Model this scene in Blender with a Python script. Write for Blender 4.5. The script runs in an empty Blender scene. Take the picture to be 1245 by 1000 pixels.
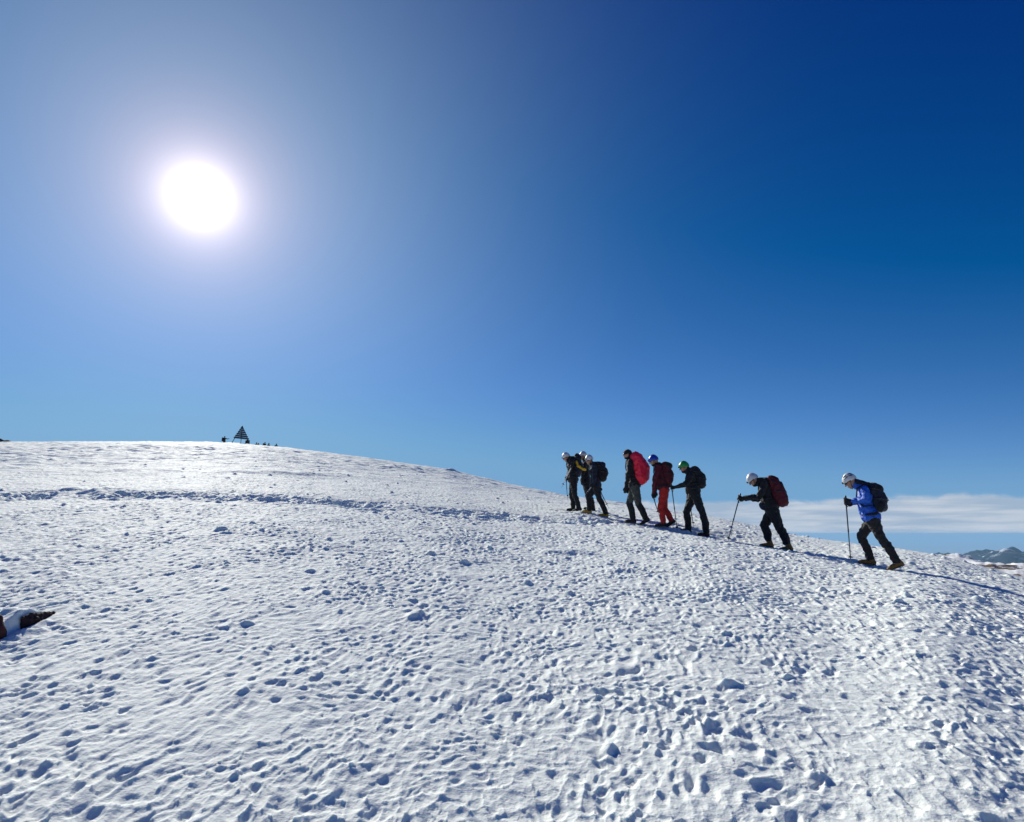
import bpy, bmesh, math, random
import numpy as np
from mathutils import Vector, Matrix
random.seed(7)
R = math.radians
S = bpy.context.scene
COL = S.collection

# ------------------------------------------------------------------ camera
FPX = 750.0                       # focal length in pixels of the 1245 wide photograph
HOR = 649.0                       # row of the eye-level horizon
PITCH = math.atan((HOR - 500.0) / FPX)
EYE = np.array([0.0, 0.0, 1.6])
cp, sp = math.cos(PITCH), math.sin(PITCH)

cam = bpy.data.cameras.new('camera')
cam.sensor_width = 36.0
cam.lens = FPX / 1245.0 * 36.0
cam.clip_start = 0.05
cam.clip_end = 400000
co = bpy.data.objects.new('camera', cam)
COL.objects.link(co)
co.location = EYE
co.rotation_euler = (math.pi / 2 + PITCH, 0, 0)
S.camera = co

def ray(u, v):
    xc, yc = (u - 622.5) / FPX, (500.0 - v) / FPX
    return np.array([xc, cp - yc * sp, sp + yc * cp])

def polar(u, v):
    d = ray(u, v)
    return math.atan2(d[0], d[1]), d[2] / math.hypot(d[0], d[1])

# sun where the photograph shows it
sd = ray(243, 240)
sd = sd / np.linalg.norm(sd)
SUN = Vector(sd)
SUN_EL = math.asin(sd[2])
SUN_AZ = math.atan2(sd[0], sd[1])

# ------------------------------------------------------------------ helpers
def tag(o, label=None, cat=None, group=None, kind=None):
    if label: o['label'] = label
    if cat: o['category'] = cat
    if group: o['group'] = group
    if kind: o['kind'] = kind
    return o

def empty(name, loc):
    o = bpy.data.objects.new(name, None)
    COL.objects.link(o)
    o.location = loc
    o.empty_display_size = 0.1
    return o

def mat(name, col, rough=0.8, var=0.25, vscale=9.0, bump=0.3, bscale=60.0, spec=0.3, metal=0.0, sheen=0.0):
    m = bpy.data.materials.new(name)
    m.use_nodes = True
    nt = m.node_tree
    b = nt.nodes['Principled BSDF']
    b.inputs['Roughness'].default_value = rough
    b.inputs['Metallic'].default_value = metal
    b.inputs['Specular IOR Level'].default_value = spec
    b.inputs['Sheen Weight'].default_value = sheen
    tc = nt.nodes.new('ShaderNodeTexCoord')
    n1 = nt.nodes.new('ShaderNodeTexNoise')
    n1.inputs['Scale'].default_value = vscale
    n1.inputs['Detail'].default_value = 5
    nt.links.new(tc.outputs['Object'], n1.inputs['Vector'])
    mx = nt.nodes.new('ShaderNodeMix')
    mx.data_type = 'RGBA'
    a = [max(0, c * (1 - var)) for c in col] + [1]
    c2 = [min(1, c * (1 + var)) for c in col] + [1]
    mx.inputs[6].default_value = a
    mx.inputs[7].default_value = c2
    nt.links.new(n1.outputs['Fac'], mx.inputs[0])
    nt.links.new(mx.outputs[2], b.inputs['Base Color'])
    n2 = nt.nodes.new('ShaderNodeTexNoise')
    n2.inputs['Scale'].default_value = bscale
    n2.inputs['Detail'].default_value = 4
    nt.links.new(tc.outputs['Object'], n2.inputs['Vector'])
    bp = nt.nodes.new('ShaderNodeBump')
    bp.inputs['Strength'].default_value = bump
    bp.inputs['Distance'].default_value = 0.01
    nt.links.new(n2.outputs['Fac'], bp.inputs['Height'])
    nt.links.new(bp.outputs['Normal'], b.inputs['Normal'])
    return m

def link(name, me, parent=None, loc=None):
    o = bpy.data.objects.new(name, me)
    COL.objects.link(o)
    if parent is not None: o.parent = parent
    if loc is not None: o.location = loc
    return o

PENDING = []
def finalize():
    dg = bpy.context.evaluated_depsgraph_get()
    dg.update()
    out = []
    for o in PENDING:
        mt = o.data.materials[0]
        new = bpy.data.meshes.new_from_object(o.evaluated_get(dg))
        new.materials.clear(); new.materials.append(mt)
        new.polygons.foreach_set('use_smooth', [True] * len(new.polygons))
        out.append((o, new))
    for o, new in out:
        old = o.data; nm = old.name
        o.modifiers.clear(); o.data = new
        bpy.data.meshes.remove(old); new.name = nm
    PENDING.clear()

_SPH = {}
def sphere_pts(sub):
    if sub not in _SPH:
        bm = bmesh.new()
        bmesh.ops.create_icosphere(bm, subdivisions=sub, radius=1.0)
        _SPH[sub] = np.array([v.co[:] for v in bm.verts])
        bm.free()
    return _SPH[sub]

I3 = np.eye(3)
class Blob:
    """collects convex hulls of pairs of ellipsoids, to be fused into one skin"""
    def __init__(self, base):
        self.v, self.f, self.base = [], [], np.array(base)
    def hull(self, items, sub=2):
        bm = bmesh.new()
        for (c, r, ax) in items:
            r = np.array(r if hasattr(r, '__len__') else (r, r, r), float)
            p = (sphere_pts(sub) * r) @ ax + (np.array(c) - self.base)
            for q in p: bm.verts.new(q)
        g = bmesh.ops.convex_hull(bm, input=bm.verts[:])
        bad = list({e for e in g['geom_interior'] if isinstance(e, bmesh.types.BMVert)} | {e for e in g['geom_unused'] if isinstance(e, bmesh.types.BMVert)})
        if bad: bmesh.ops.delete(bm, geom=bad, context='VERTS')
        bm.verts.index_update()
        o = len(self.v)
        self.v += [tuple(x.co) for x in bm.verts]
        self.f += [tuple(o + x.index for x in fc.verts) for fc in bm.faces]
        bm.free()
    def cap(self, a, ra, b, rb, ax=I3, sub=2):
        self.hull([(a, ra, ax), (b, rb, ax)], sub)
    def chain(self, pts, rads, ax=I3, sub=2):
        for i in range(len(pts) - 1):
            self.cap(pts[i], rads[i], pts[i + 1], rads[i + 1], ax, sub)
    def raw(self):
        me = bpy.data.meshes.new('m')
        me.from_pydata(self.v, [], self.f)
        return me
    def build(self, name, m, parent=None, voxel=0.012, smooth=4, wr=0.0, wsize=0.08, loc=None):
        me = self.raw()
        o = link(name, me)
        md = o.modifiers.new('r', 'REMESH')
        md.mode = 'VOXEL'
        md.voxel_size = voxel
        if smooth:
            ms = o.modifiers.new('s', 'SMOOTH')
            ms.factor = 0.5
            ms.iterations = smooth
        if wr:
            t = bpy.data.textures.new('folds', 'CLOUDS')
            t.noise_scale = wsize
            t.noise_depth = 2
            mdp = o.modifiers.new('d', 'DISPLACE')
            mdp.texture = t
            mdp.strength = wr
            mdp.mid_level = 0.5
        me.materials.append(m)
        me.name = name
        if parent is not None: o.parent = parent
        if loc is not None: o.location = loc
        PENDING.append(o)
        return o
    def build_raw(self, name, m, parent=None, loc=None, smooth=True):
        me = self.raw()
        me.materials.append(m)
        me.polygons.foreach_set('use_smooth', [smooth] * len(me.polygons))
        me.name = name
        return link(name, me, parent, loc)

# ------------------------------------------------------------------ numpy noise
def _h(ix, iy, s):
    x = ix.astype(np.int32).view(np.uint32) * np.uint32(374761393) + iy.astype(np.int32).view(np.uint32) * np.uint32(668265263) + np.uint32((s * 974711) & 0xffffffff)
    x = (x ^ (x >> np.uint32(13))) * np.uint32(1274126177)
    x = (x ^ (x >> np.uint32(16))) * np.uint32(2246822519)
    return ((x ^ (x >> np.uint32(15))) & np.uint32(0xffffff)) / float(0x1000000)

def perlin(x, y, s=0):
    ix, iy = np.floor(x), np.floor(y)
    fx, fy = x - ix, y - iy
    u = fx * fx * fx * (fx * (fx * 6 - 15) + 10)
    v = fy * fy * fy * (fy * (fy * 6 - 15) + 10)
    def g(dx, dy):
        a = _h(ix + dx, iy + dy, s) * 2 * math.pi
        return np.cos(a) * (fx - dx) + np.sin(a) * (fy - dy)
    a = g(0, 0); b = g(1, 0); c = g(0, 1); d = g(1, 1)
    return 1.5 * ((a + (b - a) * u) + ((c + (d - c) * u) - (a + (b - a) * u)) * v)

def fbm(x, y, s=0, o=4, gain=0.5):
    r, a, f = 0, 1, 1
    for k in range(o):
        r = r + a * perlin(x * f + k * 17.3, y * f - k * 9.1, s + k)
        a *= gain; f *= 2.03
    return r

def worley(x, y, s=0, jit=0.9):
    ix, iy = np.floor(x), np.floor(y)
    f1 = np.full(x.shape, 9.0); rid = np.zeros(x.shape); rid2 = np.zeros(x.shape)
    f2 = np.full(x.shape, 9.0)
    for dx in (-1, 0, 1):
        for dy in (-1, 0, 1):
            cx, cy = ix + dx, iy + dy
            px = cx + 0.5 + (_h(cx, cy, s) - 0.5) * jit
            py = cy + 0.5 + (_h(cx, cy, s + 1) - 0.5) * jit
            d = np.hypot(px - x, py - y)
            n = d < f1
            f2 = np.where(n, f1, np.minimum(f2, d))
            rid = np.where(n, _h(cx, cy, s + 2), rid)
            rid2 = np.where(n, _h(cx, cy, s + 3), rid2)
            f1 = np.where(n, d, f1)
    return f1, f2, rid, rid2

def sstep(a, b, x):
    t = np.clip((x - a) / (b - a), 0, 1)
    return t * t * (3 - 2 * t)

# ------------------------------------------------------------------ base shape of the snow dome
SKY = [(-400, 541), (-200, 538), (0, 538), (100, 537.5), (200, 537.5), (243, 538), (300, 540.5), (350, 545), (430, 555), (500, 565), (548, 572),
       (600, 585), (645, 595), (690, 604), (745, 612), (800, 620), (850, 627), (880, 632), (920, 641), (960, 650),
       (1010, 658.5), (1060, 665), (1100, 669), (1140, 676), (1170, 684), (1200, 692), (1245, 704), (1300, 718), (1420, 745)]
_sk = [polar(*p) for p in SKY]
_th = np.array([a for a, b in _sk]); _tt = np.array([b for a, b in _sk])
# distance of the skyline (metres) along an azimuth
DPX = [(-400, 120), (0, 115), (240, 104), (340, 96), (450, 80), (550, 62), (640, 46), (700, 38), (770, 32), (845, 28), (950, 24), (1080, 21), (1245, 19), (1500, 19)]
_dth = np.array([math.atan2(ray(u, 600)[0], ray(u, 600)[1]) for u, d in DPX]); _dd = np.array([d for u, d in DPX], float)
_g = np.linspace(-math.pi, math.pi, 7201)
def _smooth(y, n):
    k = np.exp(-np.linspace(-2.2, 2.2, 2 * n + 1) ** 2); k /= k.sum()
    return np.convolve(np.concatenate([y[-n:], y, y[:n]]), k, 'valid')
_tg = _smooth(np.interp(_g, np.concatenate([[-math.pi, -1.6], _th, [1.6, math.pi]]), np.concatenate([[-.1, 0.0], _tt, [-.17, -.1]])), 14)
_dg = _smooth(np.interp(_g, np.concatenate([[-math.pi, -1.6], _dth, [1.6, math.pi]]), np.concatenate([[30, 60], _dd, [20, 30]])), 40)
def t_of(th): return np.interp(th, _g, _tg)
def D_of(th): return np.interp(th, _g, _dg)
H = 1.6
PLAIN = -1250.0
def base_z(x, y):
    r = np.hypot(x, y); th = np.arctan2(x, y)
    t, D = t_of(th), D_of(th)
    z = 1.6 + t * r - H * (1 - r / D) ** 2
    z = np.maximum(z, 1.6 + t * r - H * (1 - np.minimum(r / D, 3.2)) ** 2 - np.maximum(r - 3.2 * D, 0) * 0.35)
    s = sstep(260, 3200, r)
    return z * (1 - s) + (PLAIN - 25) * s
def ground_hit(u, v):
    th, tau = polar(u, v)
    t, D = float(t_of(th)), float(D_of(th))
    k = t - tau                       # k r = H (1 - r/D)^2
    a, b, c = H / D ** 2, -2 * H / D - k, H
    r = (-b - math.sqrt(max(b * b - 4 * a * c, 0))) / (2 * a)
    return np.array([r * math.sin(th), r * math.cos(th)])

CTRL = []            # (x, y, z wanted): where soles and pole tips meet the snow
DENT = []            # (x, y, dz, sigma): hand placed hollows and humps

# ------------------------------------------------------------------ materials
M = dict(
    skin=mat('skin', (.40, .22, .15), .55, .1, 20, .1, 200),
    black=mat('black_cloth', (.009, .010, .013), .8, .3, 14, .4, 90, sheen=.1),
    charcoal=mat('charcoal_cloth', (.018, .017, .018), .8, .3, 14, .4, 90, sheen=.1),
    navy=mat('navy_cloth', (.008, .013, .030), .75, .3, 14, .4, 90, sheen=.1),
    blue=mat('blue_shell_fabric', (.012, .10, .52), .55, .15, 12, .35, 70, spec=.4),
    red=mat('red_rain_cover', (.72, .010, .045), .5, .12, 12, .3, 50, spec=.4),
    redcloth=mat('red_cloth', (.42, .022, .018), .75, .2, 12, .4, 90),
    maroon=mat('maroon_cloth', (.085, .008, .016), .75, .25, 12, .4, 90),
    grey=mat('grey_green_cloth', (.055, .062, .058), .8, .2, 12, .4, 90),
    yellow=mat('yellow_cloth', (.55, .33, .02), .7, .2, 12, .4, 90),
    green=mat('green_helmet_shell', (.02, .26, .05), .35, .1, 8, .03, 60, spec=.5),
    bhelm=mat('blue_helmet_shell', (.015, .05, .40), .35, .1, 8, .03, 60, spec=.5),
    white=mat('white_helmet_shell', (.58, .59, .61), .4, .18, 22, .08, 60, spec=.5),
    dark=mat('dark_plastic', (.012, .012, .014), .4, .2, 20, .05, 60, spec=.5),
    boot=mat('tan_boot_leather', (.20, .105, .028), .6, .3, 25, .3, 90),
    bootdark=mat('black_boot_leather', (.016, .014, .013), .55, .3, 25, .3, 90),
    bootyel=mat('yellow_boot_leather', (.36, .23, .02), .55, .35, 25, .3, 90),
    pale=mat('pale_sunlit_pole', (.78, .72, .70), .35, .06, 30, .02, 60, spec=.5),  # pinkish white paints the sunlit edge of the pole into its colour
    alu=mat('grey_pole_metal', (.25, .27, .30), .35, .1, 30, .02, 60, metal=.7, spec=.5),
    poledark=mat('dark_pole_metal', (.05, .055, .07), .4, .1, 30, .02, 60, metal=.5, spec=.5),
    steel=mat('steel', (.30, .29, .28), .4, .2, 30, .05, 90, metal=.8),
    lens=mat('smoked_lens', (.01, .01, .012), .12, .1, 10, 0, 60, spec=.6),
    trig=mat('weathered_steel', (.035, .045, .075), .6, .3, 3, .1, 30, metal=.3),
    rock=mat('red_brown_rock', (.085, .030, .026), .85, .45, 9, .9, 28),
    darkrock=mat('dark_rock', (.030, .015, .018), .9, .4, 9, .9, 28),
    farrock=mat('dark_summit_rock', (.04, .038, .04), .9, .4, 2, .8, 8),
)

# ------------------------------------------------------------------ people
nz = lambda v: v / max(np.linalg.norm(v), 1e-9)
UP = np.array([0, 0, 1.0])

def helmet(P, C, hf, hn, hu, m, parent, vents=True, lamp=True, k=1.0):
    bm = bmesh.new()
    bmesh.ops.create_uvsphere(bm, u_segments=36, v_segments=20, radius=1.0)
    bmesh.ops.delete(bm, geom=[v for v in bm.verts if v.co.z < -0.30 + 0.14 * v.co.x], context='VERTS')
    ax = np.array([hf, hn, hu])
    ctr = C + hu * .036 - hf * .006
    for f in bm.faces:
        f.smooth = True
        c = f.calc_center_median()
    for v in bm.verts:
        q = np.array(v.co) * np.array([.124, .106, .120]) * k
        v.co = Vector(q @ ax + ctr - P)
    bmesh.ops.solidify(bm, geom=bm.faces[:], thickness=-0.014)
    me = bpy.data.meshes.new('helmet')
    bm.to_mesh(me); bm.free()
    me.materials.append(m); me.materials.append(M['dark'])
    h = link('helmet', me, parent)
    if vents:
        for al_ in (-62, -36, -11, 11, 36, 62):
            b = Blob(P)
            for t0, t1 in ((-52, -14), (-4, 34)):
                pts = []
                for t in np.linspace(t0, t1, 5):
                    e = np.array([math.sin(R(t)), math.cos(R(t)) * math.sin(R(al_)), math.cos(R(t)) * math.cos(R(al_))])
                    pts.append(ctr + (e * np.array([.122, .104, .118]) * k) @ ax)
                b.chain(pts, [.006, .010, .011, .010, .006], sub=1)
            b.build_raw('vent', M['dark'], h)
    if lamp:
        b = Blob(P)
        q = ctr + hf * .128 * k + hu * .012
        b.hull([(q + hn * s * .022 + hu * w * .010, .012, I3) for s in (-1, 1) for w in (-1, 1)], 1)
        b.build_raw('headlamp', M['dark'], h)
    b = Blob(P)                                   # chin strap
    for s in (-1, 1):
        b.chain([ctr + hn * s * .098 - hu * .03, C + hn * s * .083 - hu * .05 + hf * .02, C + hf * .05 - hu * .125], [.006] * 3, sub=1)
    b.build_raw('chin_strap', M['dark'], h)
    return h

def hand_grip(b, wr, c, axis, inf):
    """palm and five fingers closed round a pole through c along axis"""
    d = nz((c - wr) - axis * np.dot(c - wr, axis)); e = np.cross(axis, d)
    palm = c - d * .036
    fr = np.array([d, e, axis])
    b.cap(wr, .027 + inf, palm - d * .02, (.02 + inf, .03 + inf, .036 + inf), fr)
    b.cap(palm - d * .02, (.022 + inf, .03 + inf, .036 + inf), palm, (.018 + inf, .026 + inf, .042 + inf), fr)
    for i, L in enumerate((200, 225, 215, 180)):
        o = axis * (.031 - .0205 * i)
        pts = []
        for a in np.linspace(-35, L - 35, 5):
            pts.append(c + o + .026 * (-d * math.cos(R(a + 50)) + e * math.sin(R(a + 50))))
        b.chain(pts, [.0105 + inf * .6, .0105 + inf * .6, .010 + inf * .6, .0095 + inf * .6, .008 + inf * .6], sub=1)
    pts = [palm + axis * .03 - e * .012, c + axis * .048 - e * .030 - d * .008, c + axis * .052 - e * .022 + d * .018, c + axis * .046 + e * .002 + d * .028]
    b.chain(pts, [.014 + inf * .6, .0125 + inf * .6, .011 + inf * .6, .009 + inf * .6], sub=1)

def hand_relaxed(b, wr, c, N, inf):
    d = nz(c - wr); n = nz(N - d * np.dot(N, d)); e = np.cross(d, n)       # e: across the palm
    fr = np.array([d, n, e])
    kn = wr + d * .085
    b.cap(wr, .026 + inf, wr + d * .03, (.02 + inf, .018 + inf, .032 + inf), fr)
    b.cap(wr + d * .03, (.02 + inf, .017 + inf, .034 + inf), kn, (.014 + inf, .015 + inf, .040 + inf), fr)
    for i, L in enumerate((.072, .082, .076, .058)):
        o = e * (.031 - .0205 * i)
        p0 = kn + o; p1 = p0 + d * L * .45 - n * L * .12; p2 = p1 + d * L * .28 - n * L * .25; p3 = p2 + d * L * .12 - n * L * .26
        b.chain([p0, p1, p2, p3], [.0105 + inf * .6, .010 + inf * .6, .009 + inf * .6, .008 + inf * .6], sub=1)
    t0 = wr + d * .028 + e * .03; t1 = t0 + d * .035 + e * .022 - n * .008; t2 = t1 + d * .032 + e * .002 - n * .014
    b.chain([t0, t1, t2], [.014 + inf * .6, .012 + inf * .6, .010 + inf * .6], sub=1)

def trekking_pole(top, tip, label, m=None, group='trekking poles', grip=True, ctrl=True):
    m = m or M['alu']
    a = nz(tip - top); L = np.linalg.norm(tip - top)
    kk = 1.35 if m is M['pale'] else 1.0
    o = empty('trekking_pole', top)
    b = Blob(top); b.chain([top + a * .10, top + a * L * .52], [.0125 * kk, .0115 * kk], sub=1)
    b.chain([top + a * L * .50, top + a * (L - .07)], [.0105 * kk, .0085 * kk], sub=1)
    b.build_raw('shaft', m, o)
    b = Blob(top); b.chain([top - a * .03, top, top + a * .07, top + a * .15], [.017, .019, .0155, .014], sub=1)
    b.build_raw('grip', M['dark'], o)
    b = Blob(top); b.chain([top + a * (L * .51 - .02), top + a * (L * .51 + .02)], [.0135, .0135], sub=1)
    b.build_raw('lock_clamp', M['dark'], o)
    q = nz(np.cross(a, [1, .3, .2])); w = np.cross(a, q)
    b = Blob(top); b.hull([(top + a * (L - .085) + .038 * (q * math.cos(t) + w * math.sin(t)), .005, I3) for t in np.linspace(0, 2 * math.pi, 9)[:-1]] + [(top + a * (L - .11), .010, I3)], 1)
    b.build_raw('basket', M['dark'], o)
    b = Blob(top); b.cap(top + a * (L - .08), .006, tip + a * .03, .003, sub=1); b.build_raw('tip', M['steel'], o)
    b = Blob(top)
    lp = [top + a * .0, top + a * .05 + q * .045, top + a * .13 + q * .05, top + a * .16 + q * .02, top + a * .09 + q * .018]
    b.chain(lp, [.004] * 5, sub=1); b.build_raw('wrist_strap', M['black'], o)
    tag(o, label, 'trekking pole', group)
    if ctrl: CTRL.append((tip[0], tip[1], tip[2] + .012))
    return o

def hiker(h):
    ox, oy, sc = h['crop']
    px = lambda p: (ox + p[0] * sc, oy + p[1] * sc)
    u0, v0 = px(h['at'])
    th, tau = polar(u0, v0)
    rr = h['r']
    V = np.array([math.sin(th), math.cos(th), 0]); N0 = -V; F0 = np.array([-math.cos(th), math.sin(th), 0])
    P = np.array([rr * math.sin(th), rr * math.cos(th), 1.6 + tau * rr])
    def J(p, n=0.0):
        d = ray(*px(p))
        t = np.dot(P + N0 * n - EYE, V) / np.dot(d, V)
        return EYE + d * t
    k = h.get('k', 1.0)
    fsgn = h.get('face', 1)                     # 1: walks towards the left of the photograph
    F0 = F0 * fsgn
    person_base = P
    hp, sh = J(h['hip']), J(h['sh'])
    u = nz(sh - hp); N = N0; F = nz(np.cross(N, u)) * 1.0
    if np.dot(F, F0) < 0: F = -F
    ax = np.array([F, N, u])
    wa = hp + (sh - hp) * .42 + F * h.get('belly', 0.0)
    ch = hp + (sh - hp) * .74
    st = sh + u * .01
    C = J(h['head'], h.get('head_n', 0))
    pit = R(h.get('look', 15)); yaw = R(h.get('yaw', 0))
    hf = nz(F0 * math.cos(pit) * math.cos(yaw) + N0 * math.cos(pit) * math.sin(yaw) - UP * math.sin(pit))
    hn = nz(np.cross(UP, hf)); hu = np.cross(hf, hn)
    if np.dot(hn, N0) < 0 and abs(h.get('yaw', 0)) < 60: pass
    hax = np.array([hf, hn, hu])
    limbs = {}
    for side, s in (('near', 1), ('far', -1)):
        A = h['arm_' + side]; Lg = h['leg_' + side]
        shj = sh - u * .03 + N * .175 * s * k
        el = J(A[0], .23 * s * k); wr = J(A[1], A[3] if len(A) > 3 else .20 * s); hd = J(A[2], A[3] if len(A) > 3 else .20 * s)
        wr = hd + nz(wr - hd) * min(np.linalg.norm(wr - hd), .10)
        hpj = hp - u * .02 + N * .085 * s
        kn = J(Lg[0], .10 * s); heel = J(Lg[1], .11 * s); toe = J(Lg[2], .11 * s)
        sdv = nz(toe - heel); w = np.cross(sdv, N0)
        if w[2] < 0: w = -w
        toe = heel + sdv * min(max(np.linalg.norm(toe - heel), .29), .335)
        an = heel + sdv * .085 + w * .105
        limbs[side] = dict(sh=shj, el=el, wr=wr, hd=hd, hip=hpj, kn=kn, heel=heel, toe=toe, an=an, sd=sdv, w=w)
        for q, flag in ((heel, 'h'), (toe, 't')):
            if flag in (Lg[3] if len(Lg) > 3 else 'ht'):
                CTRL.append((q[0], q[1], q[2] - .004))
    # ---- body: one continuous skin
    b = Blob(P)
    pb_ = (.095 * k, .135 * k, .08 * k); pe = (.115 * k, .160 * k, .10 * k); wi = (.105 * k, .140 * k, .10 * k); cr = (.115 * k, .165 * k, .13 * k); tr = (.075 * k, .15 * k, .06 * k)
    b.cap(hp, pb_, wa, wi, ax); b.cap(wa, wi, ch, cr, ax); b.cap(ch, cr, st, tr, ax)
    b.cap(st, .062, C - hu * .05 - hf * .025, .056)
    b.hull([(C + hu * .022 - hf * .012, (.098, .077, .100), hax), (C + hf * .012 - hu * .02, (.080, .070, .085), hax)])
    b.cap(C + hf * .02 - hu * .03, (.068, .060, .06), C + hf * .048 - hu * .092, (.036, .040, .026), hax)
    b.cap(C + hf * .082 + hu * .020, .012, C + hf * .112 - hu * .022, .0155)            # nose
    b.cap(C + hf * .085 + hn * .016 - hu * .058, .011, C + hf * .085 - hn * .016 - hu * .058, .011)   # lips
    b.cap(C + hf * .078 + hn * .03 + hu * .034, .014, C + hf * .078 - hn * .03 + hu * .034, .014)      # brow
    for s in (-1, 1):
        b.hull([(C + hn * s * .078 - hf * .008 - hu * .005, (.020, .009, .030), hax)])
    for side in limbs:
        L = limbs[side]
        b.cap(st, .05, L['sh'], .05); b.cap(L['sh'], .05 * k, L['el'], .036 * k); b.cap(L['el'], .036 * k, L['wr'], .027)
        A = h['arm_' + side]
        pole = h.get('pole_' + side)
        if pole:
            a = nz(J(pole[1], pole[2]) - J(pole[0], pole[2]))
            L['axis'] = -a
            hand_grip(b, L['wr'], L['hd'], -a, 0)
        else:
            hand_relaxed(b, L['wr'], L['hd'], N * (1 if side == 'near' else -1), 0)
        b.cap(hp, .09, L['hip'], .085); b.cap(L['hip'], .078 * k, L['kn'], .045 * k); b.cap(L['kn'], .045 * k, L['an'], .034 * k)
        b.cap(L['kn'] + (L['an'] - L['kn']) * .25 - F0 * .010, .044 * k, L['an'], .034)
        b.cap(L['an'], .034, L['heel'] + L['sd'] * .05 + L['w'] * .045, .034); b.cap(L['an'], .033, L['toe'] - L['sd'] * .05 + L['w'] * .036, .026)
    body = b.build('person', M['skin'], None, voxel=.0075, smooth=2, loc=P)
    tag(body, h['label'], 'person', 'mountaineers climbing the snow slope in file')
    # ---- clothes
    for s in (-1, 1):
        e = Blob(P); e.hull([(C + hf * .082 + hn * s * .031 + hu * .010, .0115, I3)], 2); e.build_raw('eye', M['lens'], body)
    g = Blob(P)
    for s in (-1, 1):
        g.hull([(C + hf * .097 + hn * s * .034 + hu * .012, (.010, .028, .020), hax), (C + hf * .080 + hn * s * .062 + hu * .012, (.010, .012, .018), hax)])
        g.cap(C + hf * .076 + hn * s * .07 + hu * .014, .005, C - hf * .01 + hn * s * .084 + hu * .012, .004)
    g.cap(C + hf * .104 + hn * .01 + hu * .016, .005, C + hf * .104 - hn * .01 + hu * .016, .005)
    g.build_raw('sunglasses', M['lens'], body)
    j = .020
    b = Blob(P)
    I = lambda r, d: tuple(x + d for x in r)
    hem = hp - u * h.get('hem', .02)
    b.cap(hem + u * .045, (pe[0] + j + .028, pe[1] + j + .030, .085), wa, I(wi, j + .006), ax); b.cap(wa, I(wi, j + .006), ch, I(cr, j), ax); b.cap(ch, I(cr, j), st, I(tr, j), ax)
    b.cap(st, .075, C - hu * .085 - hf * .03, .072)
    for side in limbs:
        L = limbs[side]
        b.cap(st, .075, L['sh'], .074 * k); b.cap(L['sh'], .074 * k, L['el'], .060 * k); b.cap(L['el'], .060 * k, L['wr'], .043)
    b.build('jacket', M[h['jacket']], body, .010, 3, wr=.055, wsize=.075)
    if 'hood' in h:
        b = Blob(P)
        q = st - F * .06 + u * .06
        b.cap(q + N * .05, (.07, .07, .05), q - N * .05, (.07, .07, .05), ax)
        b.cap(q, (.06, .09, .05), C - hf * .075 - hu * .06, (.05, .08, .07), hax)
        b.build('hood', M[h['hood']], body, .012, 4, wr=.02)
    b = Blob(P)
    bag = h.get('bag', .016)
    b.cap(hp + u * .03, I(pe, -.005), hp - u * .04, I(pe, bag - .006), ax)
    low = Blob(P)
    for side in limbs:
        L = limbs[side]
        kneeb = .056 * k + bag
        tgt = b
        b.cap(hp - u * .03, .105 + bag * .6, L['hip'], .098 * k + bag)
        b.cap(L['hip'], .096 * k + bag, L['kn'], kneeb)
        mid = L['kn'] + (L['an'] - L['kn']) * .45 - F0 * .015
        end = L['an'] + nz(L['kn'] - L['an']) * h.get('cuff', .02)
        (low if 'gaiter' in h else b).chain([L['kn'], mid, end], [kneeb, .056 * k + bag, .052 * k + bag * .9])
    b.build('trousers', M[h['trousers']], body, .010, 3, wr=.048, wsize=.065)
    if 'gaiter' in h:
        low.build('gaiters', M[h['gaiter']], body, .011, 3, wr=.02, wsize=.06)
    for side in limbs:
        L = limbs[side]
        g = Blob(P)
        g.cap(L['wr'] - nz(L['hd'] - L['wr']) * .05, .040, L['wr'], .034)
        if 'axis' in L: hand_grip(g, L['wr'], L['hd'], L['axis'], .006)
        else: hand_relaxed(g, L['wr'], L['hd'], N * (1 if side == 'near' else -1), .006)
        g.build('glove', M[h.get('glove', 'black')], body, .006, 1)
        s_, w_, he, to = L['sd'], L['w'], L['heel'], L['toe']
        fr = np.array([s_, N0, w_])
        g = Blob(P)
        g.cap(he + s_ * .048 + w_ * .055, (.048, .040, .048), to - s_ * .115 + w_ * .055, (.05, .048, .045), fr)
        g.cap(to - s_ * .115 + w_ * .055, (.05, .048, .045), to - s_ * .046 + w_ * .045, (.044, .044, .036), fr)
        g.cap(he + s_ * .06 + w_ * .06, (.055, .046, .05), L['an'] + nz(L['kn'] - L['an']) * .07, .058)
        bo = g.build('boot', M[h.get('boot', 'bootdark')], body, .009, 2, wr=.006, wsize=.03)
        g = Blob(P)
        g.hull([(he + s_ * .042 + w_ * .018, (.044, .042, .012), fr), (to - s_ * .12 + w_ * .018, (.05, .05, .012), fr), (to - s_ * .045 + w_ * .020, (.042, .044, .012), fr)])
        g.build_raw('sole', M['dark'], bo)
        g = Blob(P)
        for f_ in (.05, .09, .18, .23, .27, .295):
            for s in (-1, 1):
                q = he + s_ * f_ + N0 * s * .038
                g.cap(q + w_ * .014, .008, q - w_ * .026, .002, sub=1)
        for s in (-1, 1):
            g.cap(he + s_ * .03 + N0 * s * .044 + w_ * .012, .005, to - s_ * .06 + N0 * s * .046 + w_ * .012, .005, sub=1)
        g.cap(to - s_ * .02 + N0 * .02 + w_ * .012, .006, to + s_ * .02 + N0 * .022 - w_ * .012, .002, sub=1)
        g.cap(to - s_ * .02 - N0 * .02 + w_ * .012, .006, to + s_ * .02 - N0 * .022 - w_ * .012, .002, sub=1)
        g.build_raw('crampon', M['steel'], bo, smooth=False)
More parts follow.
